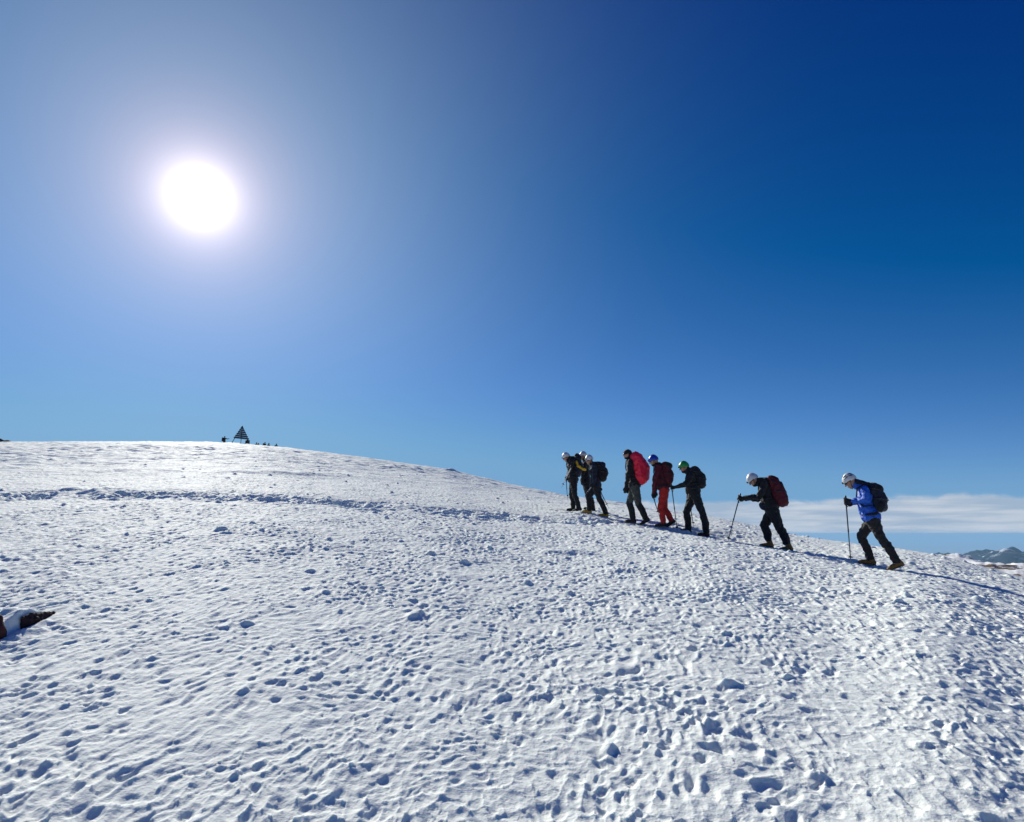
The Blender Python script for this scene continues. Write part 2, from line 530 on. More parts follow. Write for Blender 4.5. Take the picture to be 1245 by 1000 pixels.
    # ---- head wear
    if h['hat'] == 'beanie':
        b = Blob(P)
        b.hull([(C + hu * .045 - hf * .012, (.112, .092, .094), hax), (C + hu * .03 - hf * .03, (.10, .09, .08), hax)])
        b.cap(C - hf * .05 - hu * .03, (.055, .075, .06), C - hf * .06 - hu * .08, (.05, .07, .05), hax)
        b.build('beanie', M['black'], body, .009, 3, wr=.008, wsize=.04)
    else:
        helmet(P, C, hf, hn, hu, M[h['hat']], body, vents=h.get('vents', True), lamp=h.get('lamp', True), k=h.get('hk', 1.0))
    if h.get('buff'):
        b = Blob(P)
        b.cap(C + hf * .045 - hu * .085, (.046, .052, .034), C - hu * .10 - hf * .02, (.06, .066, .045), hax)
        b.build('neck_warmer', M[h['buff']], body, .009, 3, wr=.008, wsize=.04)
    # ---- pack
    pk = h.get('pack')
    if pk:
        top = J(pk['bag'][0][0])
        root = empty('backpack', P)
        tag(root, pk['label'], 'backpack', 'backpacks worn by the mountaineers')
        def mass(circles, w):
            b = Blob(P)
            it = []
            for (c, rpx) in circles:
                rm = rpx * sc * np.linalg.norm(J(c) - EYE) / FPX
                it.append((J(c), rm))
            for i in range(len(it) - 1):
                b.hull([(c + N * s * max(w - r * .8, .01), (r, r * .9, r), ax) for c, r in it[i:i + 2] for s in (-1, 1)])
            return b
        bg = mass(pk['bag'], pk.get('w', .16)).build(pk.get('name', 'bag'), M[pk['col']], root, .010, 2, wr=.045, wsize=.09)
        if pk.get('name') != 'rain_cover':
            for sgn in (-1, 1):
                for (c0, r0), (c1, r1) in zip(pk['bag'][:-1], pk['bag'][1:]):
                    p0 = J(c0); rm = r0 * sc * np.linalg.norm(p0 - EYE) / FPX; wd = pk.get('w', .16)
                    b = Blob(P)
                    nn = max(wd - rm * .8, .01) + rm * .9
                    q = [p0 + F * rm * .75 + u * .03 + N * sgn * (nn - rm * .2), p0 + N * sgn * (nn + .006), p0 - F * rm * .7 - u * .03 + N * sgn * (nn - rm * .22), p0 - F * (rm + .004) - u * .04 + N * sgn * .06]
                    b.chain(q, [.009] * 4, sub=1)
                    b.hull([(q[1] + F * .02, .016, I3), (q[1] - F * .02, .016, I3)], 1)
                    b.build_raw('compression_strap', M['dark'], root)
        for (nm, circles, w, colr) in pk.get('extra', []):
            mass(circles, w).build(nm, M[colr], root, .011, 3, wr=.02, wsize=.07)
        for s in (-1, 1):
            b = Blob(P)
            q = N * s * .105
            pts = [ch + u * .12 - F * .17 + q, st + u * .075 - F * .04 + q, st + u * .02 + F * .105 + q, ch + u * .02 + F * .150 + q, ch - u * .11 + F * .125 + N * s * .145, wa + N * s * .175 + F * .02, wa + N * s * .165 - F * .10]
            for i in range(len(pts) - 1):
                b.cap(pts[i], (.011, .026, .011), pts[i + 1], (.011, .026, .011), ax, 1)
            b.build_raw('shoulder_strap', M['black'], root)
        b = Blob(P)
        ring = [hp + u * .07 + F * math.cos(t) * .155 * k + N * math.sin(t) * .195 * k for t in np.linspace(-2.4, 2.4, 15)]
        for i in range(14):
            b.cap(ring[i], (.010, .010, .024), ring[i + 1], (.010, .010, .024), ax, 1)
        b.build_raw('hip_belt', M['black'], root)
    for (circles, w, colr, lab) in h.get('pouch', []):
        b = Blob(P)
        it = [(J(c), rpx * sc * np.linalg.norm(J(c) - EYE) / FPX) for c, rpx in circles]
        b.hull([(c + N * s * w, r, ax) for c, r in it for s in (-1, 1)])
        o = b.build('hip_pouch', M[colr], None, .011, 3, wr=.015, loc=P)
        tag(o, lab, 'pouch')
    for side in limbs:
        pole = h.get('pole_' + side)
        if pole:
            hd = limbs[side]['hd']; tip = J(pole[1], pole[2])
            a = nz(tip - J(pole[0], pole[2]))
            trekking_pole(hd - a * .055, tip, pole[3], M[pole[4]] if len(pole) > 4 else None, ctrl=not (len(pole) > 5))
    print('hiker', h['hat'], 'height', round(np.linalg.norm(C - hp) + .13 + np.linalg.norm(limbs['near']['hip'] - limbs['near']['kn']) + np.linalg.norm(limbs['near']['an'] - limbs['near']['kn']) + .1, 2),
          'thigh', [round(np.linalg.norm(limbs[s]['hip'] - limbs[s]['kn']), 2) for s in limbs], 'shin', [round(np.linalg.norm(limbs[s]['an'] - limbs[s]['kn']), 2) for s in limbs],
          'arm', [(round(np.linalg.norm(limbs[s]['sh'] - limbs[s]['el']), 2), round(np.linalg.norm(limbs[s]['wr'] - limbs[s]['el']), 2)) for s in limbs],
          'spine', round(np.linalg.norm(sh - hp), 2), 'ground dz', round(P[2] - float(base_z(P[0], P[1])), 2))

A_ = (670, 530, .12); B_ = (745, 535, .13); C_ = (870, 560, 110 / 917.0); D_ = (1010, 565, .14)
HIKERS = [
 dict(crop=D_, at=(470, 880), r=12.6, hip=(358, 470), sh=(292, 215), head=(172, 150), look=32, belly=.05, jacket='blue', trousers='charcoal', boot='boot', hood='navy', hem=.03,
      arm_near=((318, 305), (195, 318), (132, 318), .12), arm_far=((280, 320), (205, 330), (150, 335), .0),
      leg_far=((262, 625), (400, 882), (232, 868)), leg_near=((440, 640), (652, 878), (528, 925), 't'), hat='white', hk=.98,
      pole_near=((135, 330), (175, 852), .12, 'thin grey trekking pole planted by the climber in the bright blue jacket', 'poledark'),
      pack=dict(bag=[((375, 215), 46), ((425, 300), 52), ((430, 360), 46)], col='navy', w=.16, label='dark navy backpack on the climber in the bright blue jacket',
                extra=[('lid', [((365, 200), 36), ((410, 215), 38)], .14, 'black'), ('side_pocket', [((440, 350), 30), ((430, 385), 26)], .19, 'black')]),
      label='climber in bright blue jacket and white vented helmet, last in the file'),
 dict(crop=C_, at=(640, 900), r=14.0, hip=(575, 500), sh=(492, 235), head=(385, 205), look=38, belly=.04, jacket='black', trousers='black', boot='boot', hood='black', hem=.0, bag=.03, cuff=.09, gaiter=None,
      arm_near=((440, 375), (290, 375), (240, 380), .12), arm_far=((430, 395), (300, 385), (258, 388), .02),
      leg_far=((492, 660), (595, 890), (480, 885)), leg_near=((652, 690), (795, 925), (665, 925), 'ht'), hat='white', vents=False, hk=1.02, buff='black',
      pole_near=((240, 400), (122, 830), .12, 'grey trekking pole planted ahead of the stooping climber with the maroon pack', 'poledark'),
      pack=dict(bag=[((585, 225), 52), ((640, 320), 62), ((672, 410), 58)], col='maroon', w=.17, label='tall maroon backpack with red lid on the stooping climber in black',
                extra=[('lid', [((560, 190), 36), ((600, 210), 42)], .14, 'maroon'), ('back_panel', [((640, 250), 40), ((700, 400), 32)], .12, 'black')]),
      pouch=[([((480, 455), 36), ((490, 475), 30)], .06, 'navy', 'dark blue pouch on the waist of the stooping climber with the maroon pack')],
      label='stooping climber in black with white helmet and headlamp, leaning on a pole'),
 dict(crop=B_, at=(760, 890), r=15.2, hip=(760, 480), sh=(735, 330), head=(668, 262), look=14, jacket='black', trousers='black', boot='bootdark', hood='black', hem=.05, bag=.024,
      arm_near=((675, 420), (590, 440), (552, 448), .14), arm_far=((700, 460), (715, 560), (722, 610), -.2),
      leg_far=((688, 680), (738, 884), (640, 868)), leg_near=((842, 690), (908, 918), (795, 902)), hat='green', vents=False, lamp=True, buff='black',
      pole_near=((548, 465), (605, 855), .14, 'thin pole in the outstretched hand of the climber with the green helmet', 'poledark'),
      pole_far=((728, 640), (757, 812), -.2, 'short dark pole seen between the legs of the climber with the green helmet', 'poledark'),
      pack=dict(bag=[((765, 300), 48), ((815, 360), 52), ((825, 410), 44)], col='black', w=.15, label='rounded black backpack on the climber with the green helmet',
                extra=[('lid', [((768, 285), 40), ((790, 300), 34)], .13, 'charcoal')]),
      label='climber all in black with a bright green helmet, arm reaching forward'),
 dict(crop=B_, at=(500, 820), r=15.5, hip=(480, 460), sh=(428, 250), head=(384, 200), look=18, jacket='maroon', trousers='redcloth', boot='bootdark', hem=.0,
      arm_near=((392, 390), (382, 490), (378, 530), .2), arm_far=((420, 390), (400, 480), (395, 520), -.16),
      leg_near=((448, 632), (508, 818), (425, 818)), leg_far=((480, 640), (598, 770), (516, 822), 't'), hat='bhelm', vents=False, buff='black', gaiter=None,
      pole_near=((384, 545), (432, 705), .2, 'dark pole hanging from the hand of the climber in red trousers', 'poledark', 0),
      pack=dict(bag=[((490, 250), 42), ((515, 320), 50), ((515, 385), 42)], col='maroon', w=.15, label='dark red backpack with black lid on the climber in red trousers',
                extra=[('lid', [((495, 240), 36), ((530, 245), 28)], .13, 'black')]),
      label='climber in red trousers and dark red jacket with a blue helmet'),
 dict(crop=B_, at=(240, 780), r=15.9, hip=(205, 425), sh=(165, 205), head=(137, 138), look=4, jacket='black', trousers='grey', boot='bootdark', hem=.06, gaiter='black', bag=.026,
      arm_near=((140, 350), (122, 440), (118, 475), .2), arm_far=((170, 350), (150, 440), (140, 480), -.2),
      leg_far=((155, 590), (222, 785), (108, 778)), leg_near=((240, 600), (358, 755), (286, 795), 't'), hat='beanie', buff='black',
      pack=dict(bag=[((220, 165), 52), ((258, 270), 86), ((265, 345), 74)], col='red', w=.2, name='rain_cover', label='huge bright red rain-covered backpack on the climber in grey trousers',
                extra=[]),
      label='climber in black jacket, beanie and grey trousers under a huge red pack'),
 dict(crop=A_, at=(470, 805), r=17.4, hip=(455, 510), sh=(435, 300), head=(388, 250), look=16, yaw=38, jacket='navy', trousers='black', boot='bootyel', hem=.04, bag=.02,
      arm_near=((440, 430), (425, 495), (415, 515), .2), arm_far=((480, 430), (490, 520), (492, 550), -.2),
      leg_far=((380, 620), (412, 800), (318, 782)), leg_near=((488, 640), (583, 835), (485, 818)), hat='white', vents=False, hk=.98,
      pole_near=((430, 508), (352, 584), .22, 'pale pole slanting across the thigh of the climber with yellow boots', 'pale', 0),
      pole_far=((495, 555), (578, 722), -.2, 'dark pole trailing behind the climber with yellow boots', 'poledark', 0),
      pack=dict(bag=[((480, 310), 46), ((520, 370), 58), ((520, 420), 46)], col='black', w=.16, label='black backpack with hanging strap on the climber with yellow boots',
                extra=[('lid', [((470, 295), 32), ((520, 300), 34)], .14, 'navy')]),
      label='climber in navy jacket with white helmet and yellow boots, face half turned'),
 dict(crop=A_, at=(400, 765), r=19.0, hip=(352, 470), sh=(345, 280), head=(326, 208), look=10, yaw=-10, jacket='black', trousers='black', boot='bootdark', hem=.08,
      arm_near=((320, 380), (318, 450), (330, 480), .2), arm_far=((370, 390), (360, 470), (350, 500), -.2),
      leg_near=((395, 610), (450, 768), (370, 758)), leg_far=((370, 610), (420, 762), (335, 752)), hat='white', vents=False, hk=.95,
      pouch=[([((315, 450), 22), ((335, 470), 22)], .05, 'charcoal', 'small dark bag at the hip of the half-hidden climber in the foremost trio')],
      label='white-helmeted climber half hidden between two others near the front'),
 dict(crop=A_, at=(260, 765), r=18.3, hip=(225, 450), sh=(200, 250), head=(155, 222), look=26, jacket='black', trousers='black', boot='bootdark', hood='black', hem=.04, bag=.02,
      arm_near=((190, 345), (212, 300), (226, 276), .33), arm_far=((180, 380), (165, 420), (152, 440), .02),
      leg_far=((205, 590), (252, 772), (205, 768)), leg_near=((240, 600), (318, 758), (240, 775)), hat='white', vents=False, hk=.98,
      pole_near=((240, 245), (108, 520), .33, 'pole held tip forward across the chest of the foremost climber', 'pale', 0),
      pole_far=((155, 430), (166, 640), .0, 'short dark pole hanging beside the legs of the foremost climber', 'poledark', 0),
      pack=dict(bag=[((265, 235), 32), ((275, 300), 50), ((265, 380), 42)], col='navy', w=.15, label='dark blue backpack with yellow side band on the foremost climber',
                extra=[('lid', [((262, 205), 26), ((282, 225), 28)], .12, 'black'),
                       ('side_band', [((258, 268), 11), ((272, 310), 14)], .19, 'yellow'), ('side_band', [((272, 310), 14), ((310, 335), 12)], .19, 'yellow'), ('side_band', [((310, 335), 12), ((350, 345), 7)], .19, 'yellow')]),
      label='foremost climber in dark jacket and white helmet, pole under the arm'),
]
for h in HIKERS:
    if h.get('gaiter', 0) is None: del h['gaiter']
    hiker(h)

# ------------------------------------------------------------------ summit: trig pyramid, visitors, rocks
def at(u, v, r):
    th, tau = polar(u, v)
    return np.array([r * math.sin(th), r * math.cos(th), 1.6 + tau * r])

def beam(b, p, q, w):
    b.hull([(p, w, I3), (q, w, I3)], 1)

apex = at(294.6, 518.2, 103.0)
feet = [at(279.7, 538.3, 103.2), at(292.7, 539.4, 101.6), at(306.0, 541.0, 104.0)]
cen = sum(feet) / 3
root = empty('summit_pyramid', cen)
tag(root, 'dark steel summit pyramid with slatted sides on three legs atop the snow dome', 'trig pyramid')
for f in feet:
    b = Blob(cen); beam(b, apex, f - UP * .6 + (f - apex) * .02, .05); b.build_raw('leg', M['trig'], root)
    CTRL.append((f[0], f[1], f[2] - .05))
for i, k_ in ((0, 1), (1, 2), (2, 0)):
    b = Blob(cen)
    for q in np.linspace(.13, .69, 6):
        p0 = apex + (feet[i] - apex) * q; p1 = apex + (feet[k_] - apex) * q
        b.hull([(p0, (.02, .02, .125), I3), (p1, (.02, .02, .125), I3)], 1)
    b.build_raw('slat_panel', M['trig'], root)

def visitor(u, v, r, label, jk, low=.75, arm=None, pack=None, grp='visitors beyond the crest of the snow dome', lean=0.0):
    """person seen beyond the crest: (u, v) is the head; the feet stand below the crest"""
    C = at(u, v, r); th = math.atan2(C[0], C[1])
    X = np.array([math.cos(th), -math.sin(th), 0]); Y = np.array([math.sin(th), math.cos(th), 0])
    P = C - UP * 1.58
    b = Blob(P)
    hp = P + UP * .9; shl = P + UP * 1.36 + X * lean * .4; hd = C + X * lean * .2
    b.hull([(hd, (.095, .095, .12), I3)]); b.cap(shl, .06, hd - UP * .05, .055)
    b.cap(hp, (.16, .13, .11), P + UP * 1.15 + X * lean * .2, (.17, .13, .12)); b.cap(P + UP * 1.15 + X * lean * .2, (.17, .13, .12), shl, (.17, .10, .07))
    for s in (-1, 1):
        b.cap(hp + X * s * .08, .10, P + X * s * .10 + UP * .5, .065); b.cap(P + X * s * .1 + UP * .5, .065, P + X * s * .11 + UP * .08, .05)
        b.cap(P + X * s * .11 + UP * .06, .06, P + X * s * .12 - Y * .14 + UP * .05, .045)
        s0 = shl + X * s * .17
        if arm and s == arm[0]:
            b.cap(s0, .06, s0 + X * s * .25 - UP * .10, .05); b.cap(s0 + X * s * .25 - UP * .1, .05, s0 + X * s * .5 - UP * .02, .04)
            hw, dr = s0 + X * s * .5 - UP * .02, X * s
        else:
            b.cap(s0, .06, s0 + X * s * .06 - UP * .28, .05); b.cap(s0 + X * s * .06 - UP * .28, .05, s0 + X * s * .02 - UP * .5 - Y * .08, .04)
            hw, dr = s0 + X * s * .02 - UP * .5 - Y * .08, -UP
        b.cap(hw, .035, hw + dr * .07, (.035, .02, .035))
        for q in range(4):
            b.cap(hw + dr * .07 + Y * (.03 - .02 * q), .011, hw + dr * (.15 - .012 * abs(q - 1)) + Y * (.034 - .023 * q), .009, sub=1)
        b.cap(hw + dr * .02 + Y * .03, .013, hw + dr * .07 + Y * .07, .010, sub=1)
    o = b.build('person', M['skin'], None, .013, 2, loc=P)
    tag(o, label, 'person', grp)
    b = Blob(P)
    b.cap(hp - UP * .05, (.19, .16, .12), P + UP * 1.15 + X * lean * .2, (.2, .16, .13)); b.cap(P + UP * 1.15 + X * lean * .2, (.2, .16, .13), shl, (.2, .13, .08)); b.cap(shl, .09, hd - UP * .09, .09)
    for s in (-1, 1):
        s0 = shl + X * s * .17
        if arm and s == arm[0]:
            b.cap(s0, .085, s0 + X * s * .25 - UP * .10, .07); b.cap(s0 + X * s * .25 - UP * .1, .07, s0 + X * s * .48 - UP * .02, .055)
        else:
            b.cap(s0, .085, s0 + X * s * .06 - UP * .28, .07); b.cap(s0 + X * s * .06 - UP * .28, .07, s0 + X * s * .02 - UP * .48 - Y * .08, .055)
    b.build('jacket', M[jk], o, .025, 2, wr=.03)
    b = Blob(P)
    for s in (-1, 1):
        b.cap(hp + X * s * .08, .125, P + X * s * .10 + UP * .5, .09); b.cap(P + X * s * .1 + UP * .5, .09, P + X * s * .11 + UP * .09, .075)
    b.build('trousers', M['black'], o, .025, 2)
    b = Blob(P); b.hull([(hd + UP * .035, (.12, .12, .11), I3)]); b.build('hat', M['black'], o, .02, 1)
    if pack:
        b = Blob(P); q = shl + X * pack * .28
        b.hull([(q - UP * .02, .14, I3), (q - UP * .36, .17, I3)]); b.hull([(q + UP * .04 - X * pack * .06, .10, I3), (q + UP * .03 + X * pack * .05, .10, I3)])
        b.cap(shl + X * .06 - Y * .11 + UP * .03, .03, q - UP * .35 - Y * .05, .03)
        bo = b.build('backpack', M['navy'], None, .02, 2, loc=P)
        tag(bo, 'dark backpack on the visitor pointing beside the summit pyramid' if arm else 'dark backpack on the visitor stooping under the pyramid', 'backpack')
    DENT.append((P[0], P[1], P[2], 1.3, 'abs'))
visitor(273.2, 531.6, 113.0, 'visitor with outstretched arm standing beyond the crest beside the summit pyramid', 'black', arm=(1,), pack=-1)
visitor(301.2, 534.6, 115.0, 'visitor standing behind the foot of the summit pyramid, mostly hidden', 'navy', pack=1, lean=-.2)
for i, (u, v, jk, lab) in enumerate([
    (312.2, 539.2, 'black', 'head of a visitor beyond the crest, next to the pyramid in the row'),
    (314.6, 540.0, 'navy', 'low dark head in the row of visitors, second from the pyramid'),
    (320.2, 540.0, 'black', 'dark head in the middle of the row of visitors beyond the crest'),
    (322.6, 538.9, 'charcoal', 'highest head in the row of visitors beyond the crest'),
    (326.8, 539.9, 'black', 'head and shoulders ending the row of visitors, away from the pyramid'),
    (336.2, 540.6, 'charcoal', 'lone visitor apart from the row, farthest from the summit pyramid')]):
    visitor(u, v, 111.0 + (i * 37 % 5) * .5, lab, jk, lean=random.uniform(-.3, .3))

def rock(name, pts, m, label, base, seed=0, voxel=.02, wr=.05, wsize=.1, grp=None):
    b = Blob(base)
    b.hull([(p, r, I3) for p, r in pts], 1)
    o = b.build(name, m, None, voxel, 1, wr=wr, wsize=wsize, loc=base)
    return tag(o, label, 'rock', grp)
q = at(1.0, 536.3, 108)
rock('rock', [(at(-8, 536.5, 108), .5), (at(1.5, 536.0, 108), .26), (at(-2, 535.6, 109), .3), (at(-6, 538.5, 108), .6)], M['farrock'], 'dark boulder on the far snow crest at the picture edge', q, voxel=.06, wr=.2, wsize=.5)
q = at(9, 537, 108)
rock('rock', [(at(4, 537.5, 108), .22), (at(9, 537.2, 108), .16), (at(14.5, 537.6, 108), .1), (at(9, 538.8, 108.4), .4)], M['farrock'], 'low dark stone strip on the far snow crest beside the boulder', q, voxel=.05, wr=.12, wsize=.3)

# rock showing in a melted hollow, near the camera
def gxyz(u, v):
    g = ground_hit(u, v)
    return np.array([g[0], g[1], float(base_z(g[0], g[1]))])
STEP_H = .115
HOLLOW = [gxyz(u, 744 + 26 * q) for q in np.linspace(1.5, 0, 18) for u in (68 - 56 * q,)]
q = gxyz(1, 775) + np.array([0, -.03, 0])
rock('rock', [(q + np.array([.0, .0, .05]), .045), (q + np.array([-.045, .03, .125]), .032), (q + np.array([.0, .02, -.03]), .05), (q + np.array([-.16, .02, .01]), .10)], M['rock'],
     'rounded red-brown rock under the snow lip at the picture edge', q, voxel=.009, wr=.035, wsize=.05)
a0, a1, a2, a3 = gxyz(25, 765), gxyz(36, 760), gxyz(50, 753), gxyz(68, 744)
q = a1
rock('rock', [(a0 + np.array([0, .0, .085]), .010), (a0 + np.array([0, .01, -.03]), .012), (a1 + np.array([0, .0, .075]), .012), (a2 + np.array([0, 0, .040]), .010), (a3 + np.array([0, 0, .000]), .008),
              (a3 + np.array([0, 0, -.03]), .01), (a1 + np.array([0, .02, -.05]), .02), (a1 + np.array([.03, .12, -.03]), .03), (a0 + np.array([.03, .12, -.02]), .03)], M['darkrock'],
     'dark wedge of rock under the snow lip beside the red-brown rock', q, voxel=.006, wr=.032, wsize=.035)

finalize()

# ------------------------------------------------------------------ the snow slope
def segdist(x, y, pts):
    best = np.full(x.shape, 1e9); side = np.zeros(x.shape); tt = np.zeros(x.shape)
    L = 0
    for i in range(len(pts) - 1):
        a, b = pts[i], pts[i + 1]
        d = b - a; l = np.linalg.norm(d)
        t = np.clip(((x - a[0]) * d[0] + (y - a[1]) * d[1]) / (l * l), 0, 1)
        ex, ey = x - a[0] - t * d[0], y - a[1] - t * d[1]
        dd = np.hypot(ex, ey)
        n = dd < best
        best = np.where(n, dd, best); side = np.where(n, np.sign(d[0] * (y - a[1]) - d[1] * (x - a[0])), side); tt = np.where(n, L + t * l, tt)
        L += l
    return best, side, tt, L

G = lambda *p: np.array([ground_hit(*q) for q in p])
TRACK = G((-60, 606), (0, 603), (110, 600), (220, 604), (330, 606), (430, 612), (520, 620), (600, 628), (650, 631), (700, 633))
FILE = np.array([[c[0], c[1]] for c in sorted([c for c in CTRL if math.hypot(c[0], c[1]) < 30], key=lambda c: c[0])])
DRIFTS = [(G((470, 569.5), (500, 570.5), (548, 574)), .22, .9), (G((285, 576), (360, 578), (440, 580)), .13, .8), (G((85, 596), (112, 598), (130, 599)), .08, .35), (G((130, 574), (190, 574.5)), .10, .7), (G((0, 559), (30, 558.5)), .10, 1.0),
          (G((100, 546), (250, 547)), .16, 1.5), (G((340, 666), (400, 662)), .05, .22), (G((672, 672), (715, 674)), .05, .16), (G((745, 695), (768, 696)), .05, .10)]

def build_ground():
    az = np.concatenate([np.linspace(-math.pi, -.86, 60)[:-1], np.linspace(-.86, .86, 1250), np.linspace(.86, math.pi, 60)[1:-1]])
    n = 1450
    s = np.concatenate([np.linspace(0, 1, n), [1.12, 1.25, 1.4]])
    th = az[:, None] + 0 * s[None, :]
    D = D_of(th)
    r = 2.3 * (1.35 * D / 2.3) ** s[None, :]
    near = np.array([.05, .5, 1.0, 1.4, 1.7, 1.95, 2.15])
    far = np.array([260, 420, 700, 1100, 1600, 2200, 3000, 3400])
    r = np.concatenate([np.repeat(near[None], len(az), 0), r, np.repeat(far[None], len(az), 0)], 1)
    th = az[:, None] + 0 * r
    x, y = r * np.sin(th), r * np.cos(th)
    z = base_z(x, y)
    near_m = r < 240
    # --- relief
    ud = R(75)                                   # the wind drew the pits out along this direction
    wx = x + .10 * perlin(x / .7, y / .7, 3) + .025 * perlin(x / .16, y / .16, 4); wy = y + .16 * perlin(x / .7 + 31, y / .7, 5) + .035 * perlin(x / .16, y / .16 + 9, 6)
    ua = ud + .25 * perlin(x / 6, y / 6, 8)
    al = wx * np.cos(ud) + wy * np.sin(ud); ac = -wx * np.sin(ud) + wy * np.cos(ud)
    left = sstep(.25, -.45, th); right = sstep(-.15, .40, th)
    mod = np.clip(.95 + .7 * fbm(x / 1.1, y / 1.1, 11, 3), .35, 1.6)
    mod2 = np.clip(.75 + .9 * perlin(x / 1.5 + 5, y / 1.5, 13), .1, 1.4)
    fade2 = 1 - sstep(8, 15, r); fade1 = 1 - sstep(18, 40, r); fade0 = 1 - sstep(35, 75, r)
    f1, f2, a, b_ = worley(al / .078, ac / .052, 21)
    hgt = .0108 * np.clip(f1, 0, .85) ** 2 * (.4 + 1.1 * a) * mod * fade1
    g1, g2, a2, b2 = worley(al / .128 + 7, ac / .090, 31)
    hgt += .0115 * np.clip(g1, 0, .85) ** 2 * (.3 + 1.2 * a2) * mod * fade0
    # pits of several sizes
    p1, _, pa, pb = worley(al / .112 + 3, ac / .080, 41)
    hgt -= np.where(pa > .40, .004 + .013 * pb, 0) * np.exp(-(p1 / (.24 + .17 * pb)) ** 4) * np.clip(mod2, .3, 1.4) * fade0
    p1, _, pa, pb = worley(al / .20 + 13, ac / .145, 45)
    hgt -= np.where(pa > .66, .007 + .016 * pb, 0) * np.exp(-(p1 / (.20 + .15 * pb)) ** 4) * np.clip(.4 + 1.2 * perlin(x / 1.1 + 2, y / 1.1, 47), 0, 1.3) * (.5 + .5 * right) * fade0
    p1, _, pa, pb = worley(wx / .21 + 3, wy / .21, 51)
    hgt -= np.where(pa > .60, .010 + .020 * pb, 0) * np.exp(-(p1 / (.15 + .16 * pb)) ** 4) * (.10 + .90 * right) * np.clip(.15 + 1.7 * perlin(x / 1.6 + 9, y / 1.6, 53), 0, 1.2) * fade0
    p1, _, pa, pb = worley(wx / .55 + 1, wy / .55, 57)
    hgt += np.where(pa > .86, .012 + .026 * pb, 0) * np.exp(-(p1 / (.06 + .05 * pb)) ** 4) * fade0          # crumbs of hard snow
    hgt *= 1 + .55 * sstep(4.5, 10, r)
    hgt += .024 * perlin(x / 3.0, y / 3.0, 61) + .010 * perlin(al / 1.1, ac / .7, 62) + .006 * perlin(al / .40, ac / .24, 63) * fade1
    hgt += .0040 * perlin(al / .11, ac / .06, 64) * (1 - sstep(12, 25, r)) + .0014 * perlin(x / .032, y / .032, 65) * (1 - sstep(6, 10, r))
    # farther out the relief that can be seen is coarser
    fr = sstep(14, 40, r)
    hgt += fr * (.09 * fbm(x / 3.4, y / 2.0, 71, 3) + .055 * fbm(x / 1.0, y / .5, 75, 3))
    # trodden track from the left
    d, side, tt, L = segdist(x, y, TRACK)
    d = d + .35 * perlin(x / 1.2, y / 1.2, 81)
    band = np.exp(-(d / .95) ** 4)
    c1, _, ca, cb = worley(wx / .42, wy / .36, 82)
    brk = np.clip(.85 + 1.0 * perlin(x / 1.6 + 3, y / 1.6, 86), .35, 1.35)
    hgt = hgt * (1 - .4 * band) + band * brk * (-.035 + .085 * fbm(x / .42, y / .36, 84, 4, .6) - np.where(ca > .4, .09 * cb + .02, 0) * np.exp(-(c1 / .36) ** 4))
    # footprints along the file
    d, side, tt, L = segdist(x, y, FILE)
    band = np.exp(-(d / .55) ** 4)
    c1, _, ca, cb = worley(x / .36, y / .36, 92)
    hgt = hgt * (1 - .45 * band) + band * (-.025 + .028 * fbm(x / .16, y / .14, 97, 3) - np.where(ca > .4, .025 + .03 * cb, 0) * np.exp(-(c1 / .35) ** 4))
    for pts, amp, wid in DRIFTS:
        d, side, tt, L = segdist(x, y, pts)
        hgt += amp * np.exp(-(d / wid) ** 2) * (.7 + .6 * perlin(x / .8, y / .8, 95))
    # step in the snow where the rocks show
    d, side, tt, L = segdist(x, y, np.array([p[:2] for p in HOLLOW]))
    sdist = d * side
    hs = STEP_H * sstep(-.02, .40, 1 - tt / L) * (1 + .25 * perlin(x / .18, y / .18, 99))
    stp = hs * sstep(-.02, .03, sdist) * np.exp(-(np.maximum(sdist, 0) / 1.3) ** 2) + .16 * hs * np.exp(-((sdist + .09) / .045) ** 2)
    hgt = hgt * (1 - .6 * np.exp(-(d / .12) ** 2) * (hs > .005)) + np.where(d < 3, stp, 0)
    z = z + np.where(near_m, hgt, 0)
    # --- meet soles and pole tips
    if CTRL:
        cx = np.array([c[0] for c in CTRL]); cy = np.array([c[1] for c in CTRL]); cz = np.array([c[2] for c in CTRL])
        isf = np.hypot(cx, cy) > 60
        dz = cz - base_z(cx, cy) - np.where(isf, 0, -.034)
        sg = np.where(isf, 2.5, .75)
        K = np.exp(-((cx[:, None] - cx[None]) ** 2 + (cy[:, None] - cy[None]) ** 2) / (2 * sg[None] ** 2))
        wts = np.linalg.solve(K.T @ K + .02 * np.eye(len(cx)), K.T @ dz)
        print('ctrl residual', np.round(K @ wts - dz, 3).tolist())
        for i in range(len(cx)):
            z += wts[i] * np.exp(-((x - cx[i]) ** 2 + (y - cy[i]) ** 2) / (2 * sg[i] ** 2))
    for (dx, dy, zz, sg, _u) in DENT:
        g = np.exp(-(((x - dx) ** 2 + (y - dy) ** 2) / (2 * sg ** 2)) ** 2)
        z = z * (1 - g) + np.minimum(z, zz) * g
    na, nr = z.shape
    V = np.stack([x, y, z], -1).reshape(-1, 3)
    i = np.arange(na)[:, None]; j = np.arange(nr - 1)[None]
    i2 = (i + 1) % na
    q = np.stack([i * nr + j, i * nr + j + 1, i2 * nr + j + 1, i2 * nr + j], -1).reshape(-1, 4)
    me = bpy.data.meshes.new('ground')
    me.vertices.add(len(V)); me.vertices.foreach_set('co', V.ravel().astype(np.float32))
    me.loops.add(q.size); me.loops.foreach_set('vertex_index', q.ravel().astype(np.int32))
    me.polygons.add(len(q)); me.polygons.foreach_set('loop_start', np.arange(0, q.size, 4, dtype=np.int32))
    me.update(calc_edges=True); me.validate()
    me.polygons.foreach_set('use_smooth', np.ones(len(q), bool))
    return me

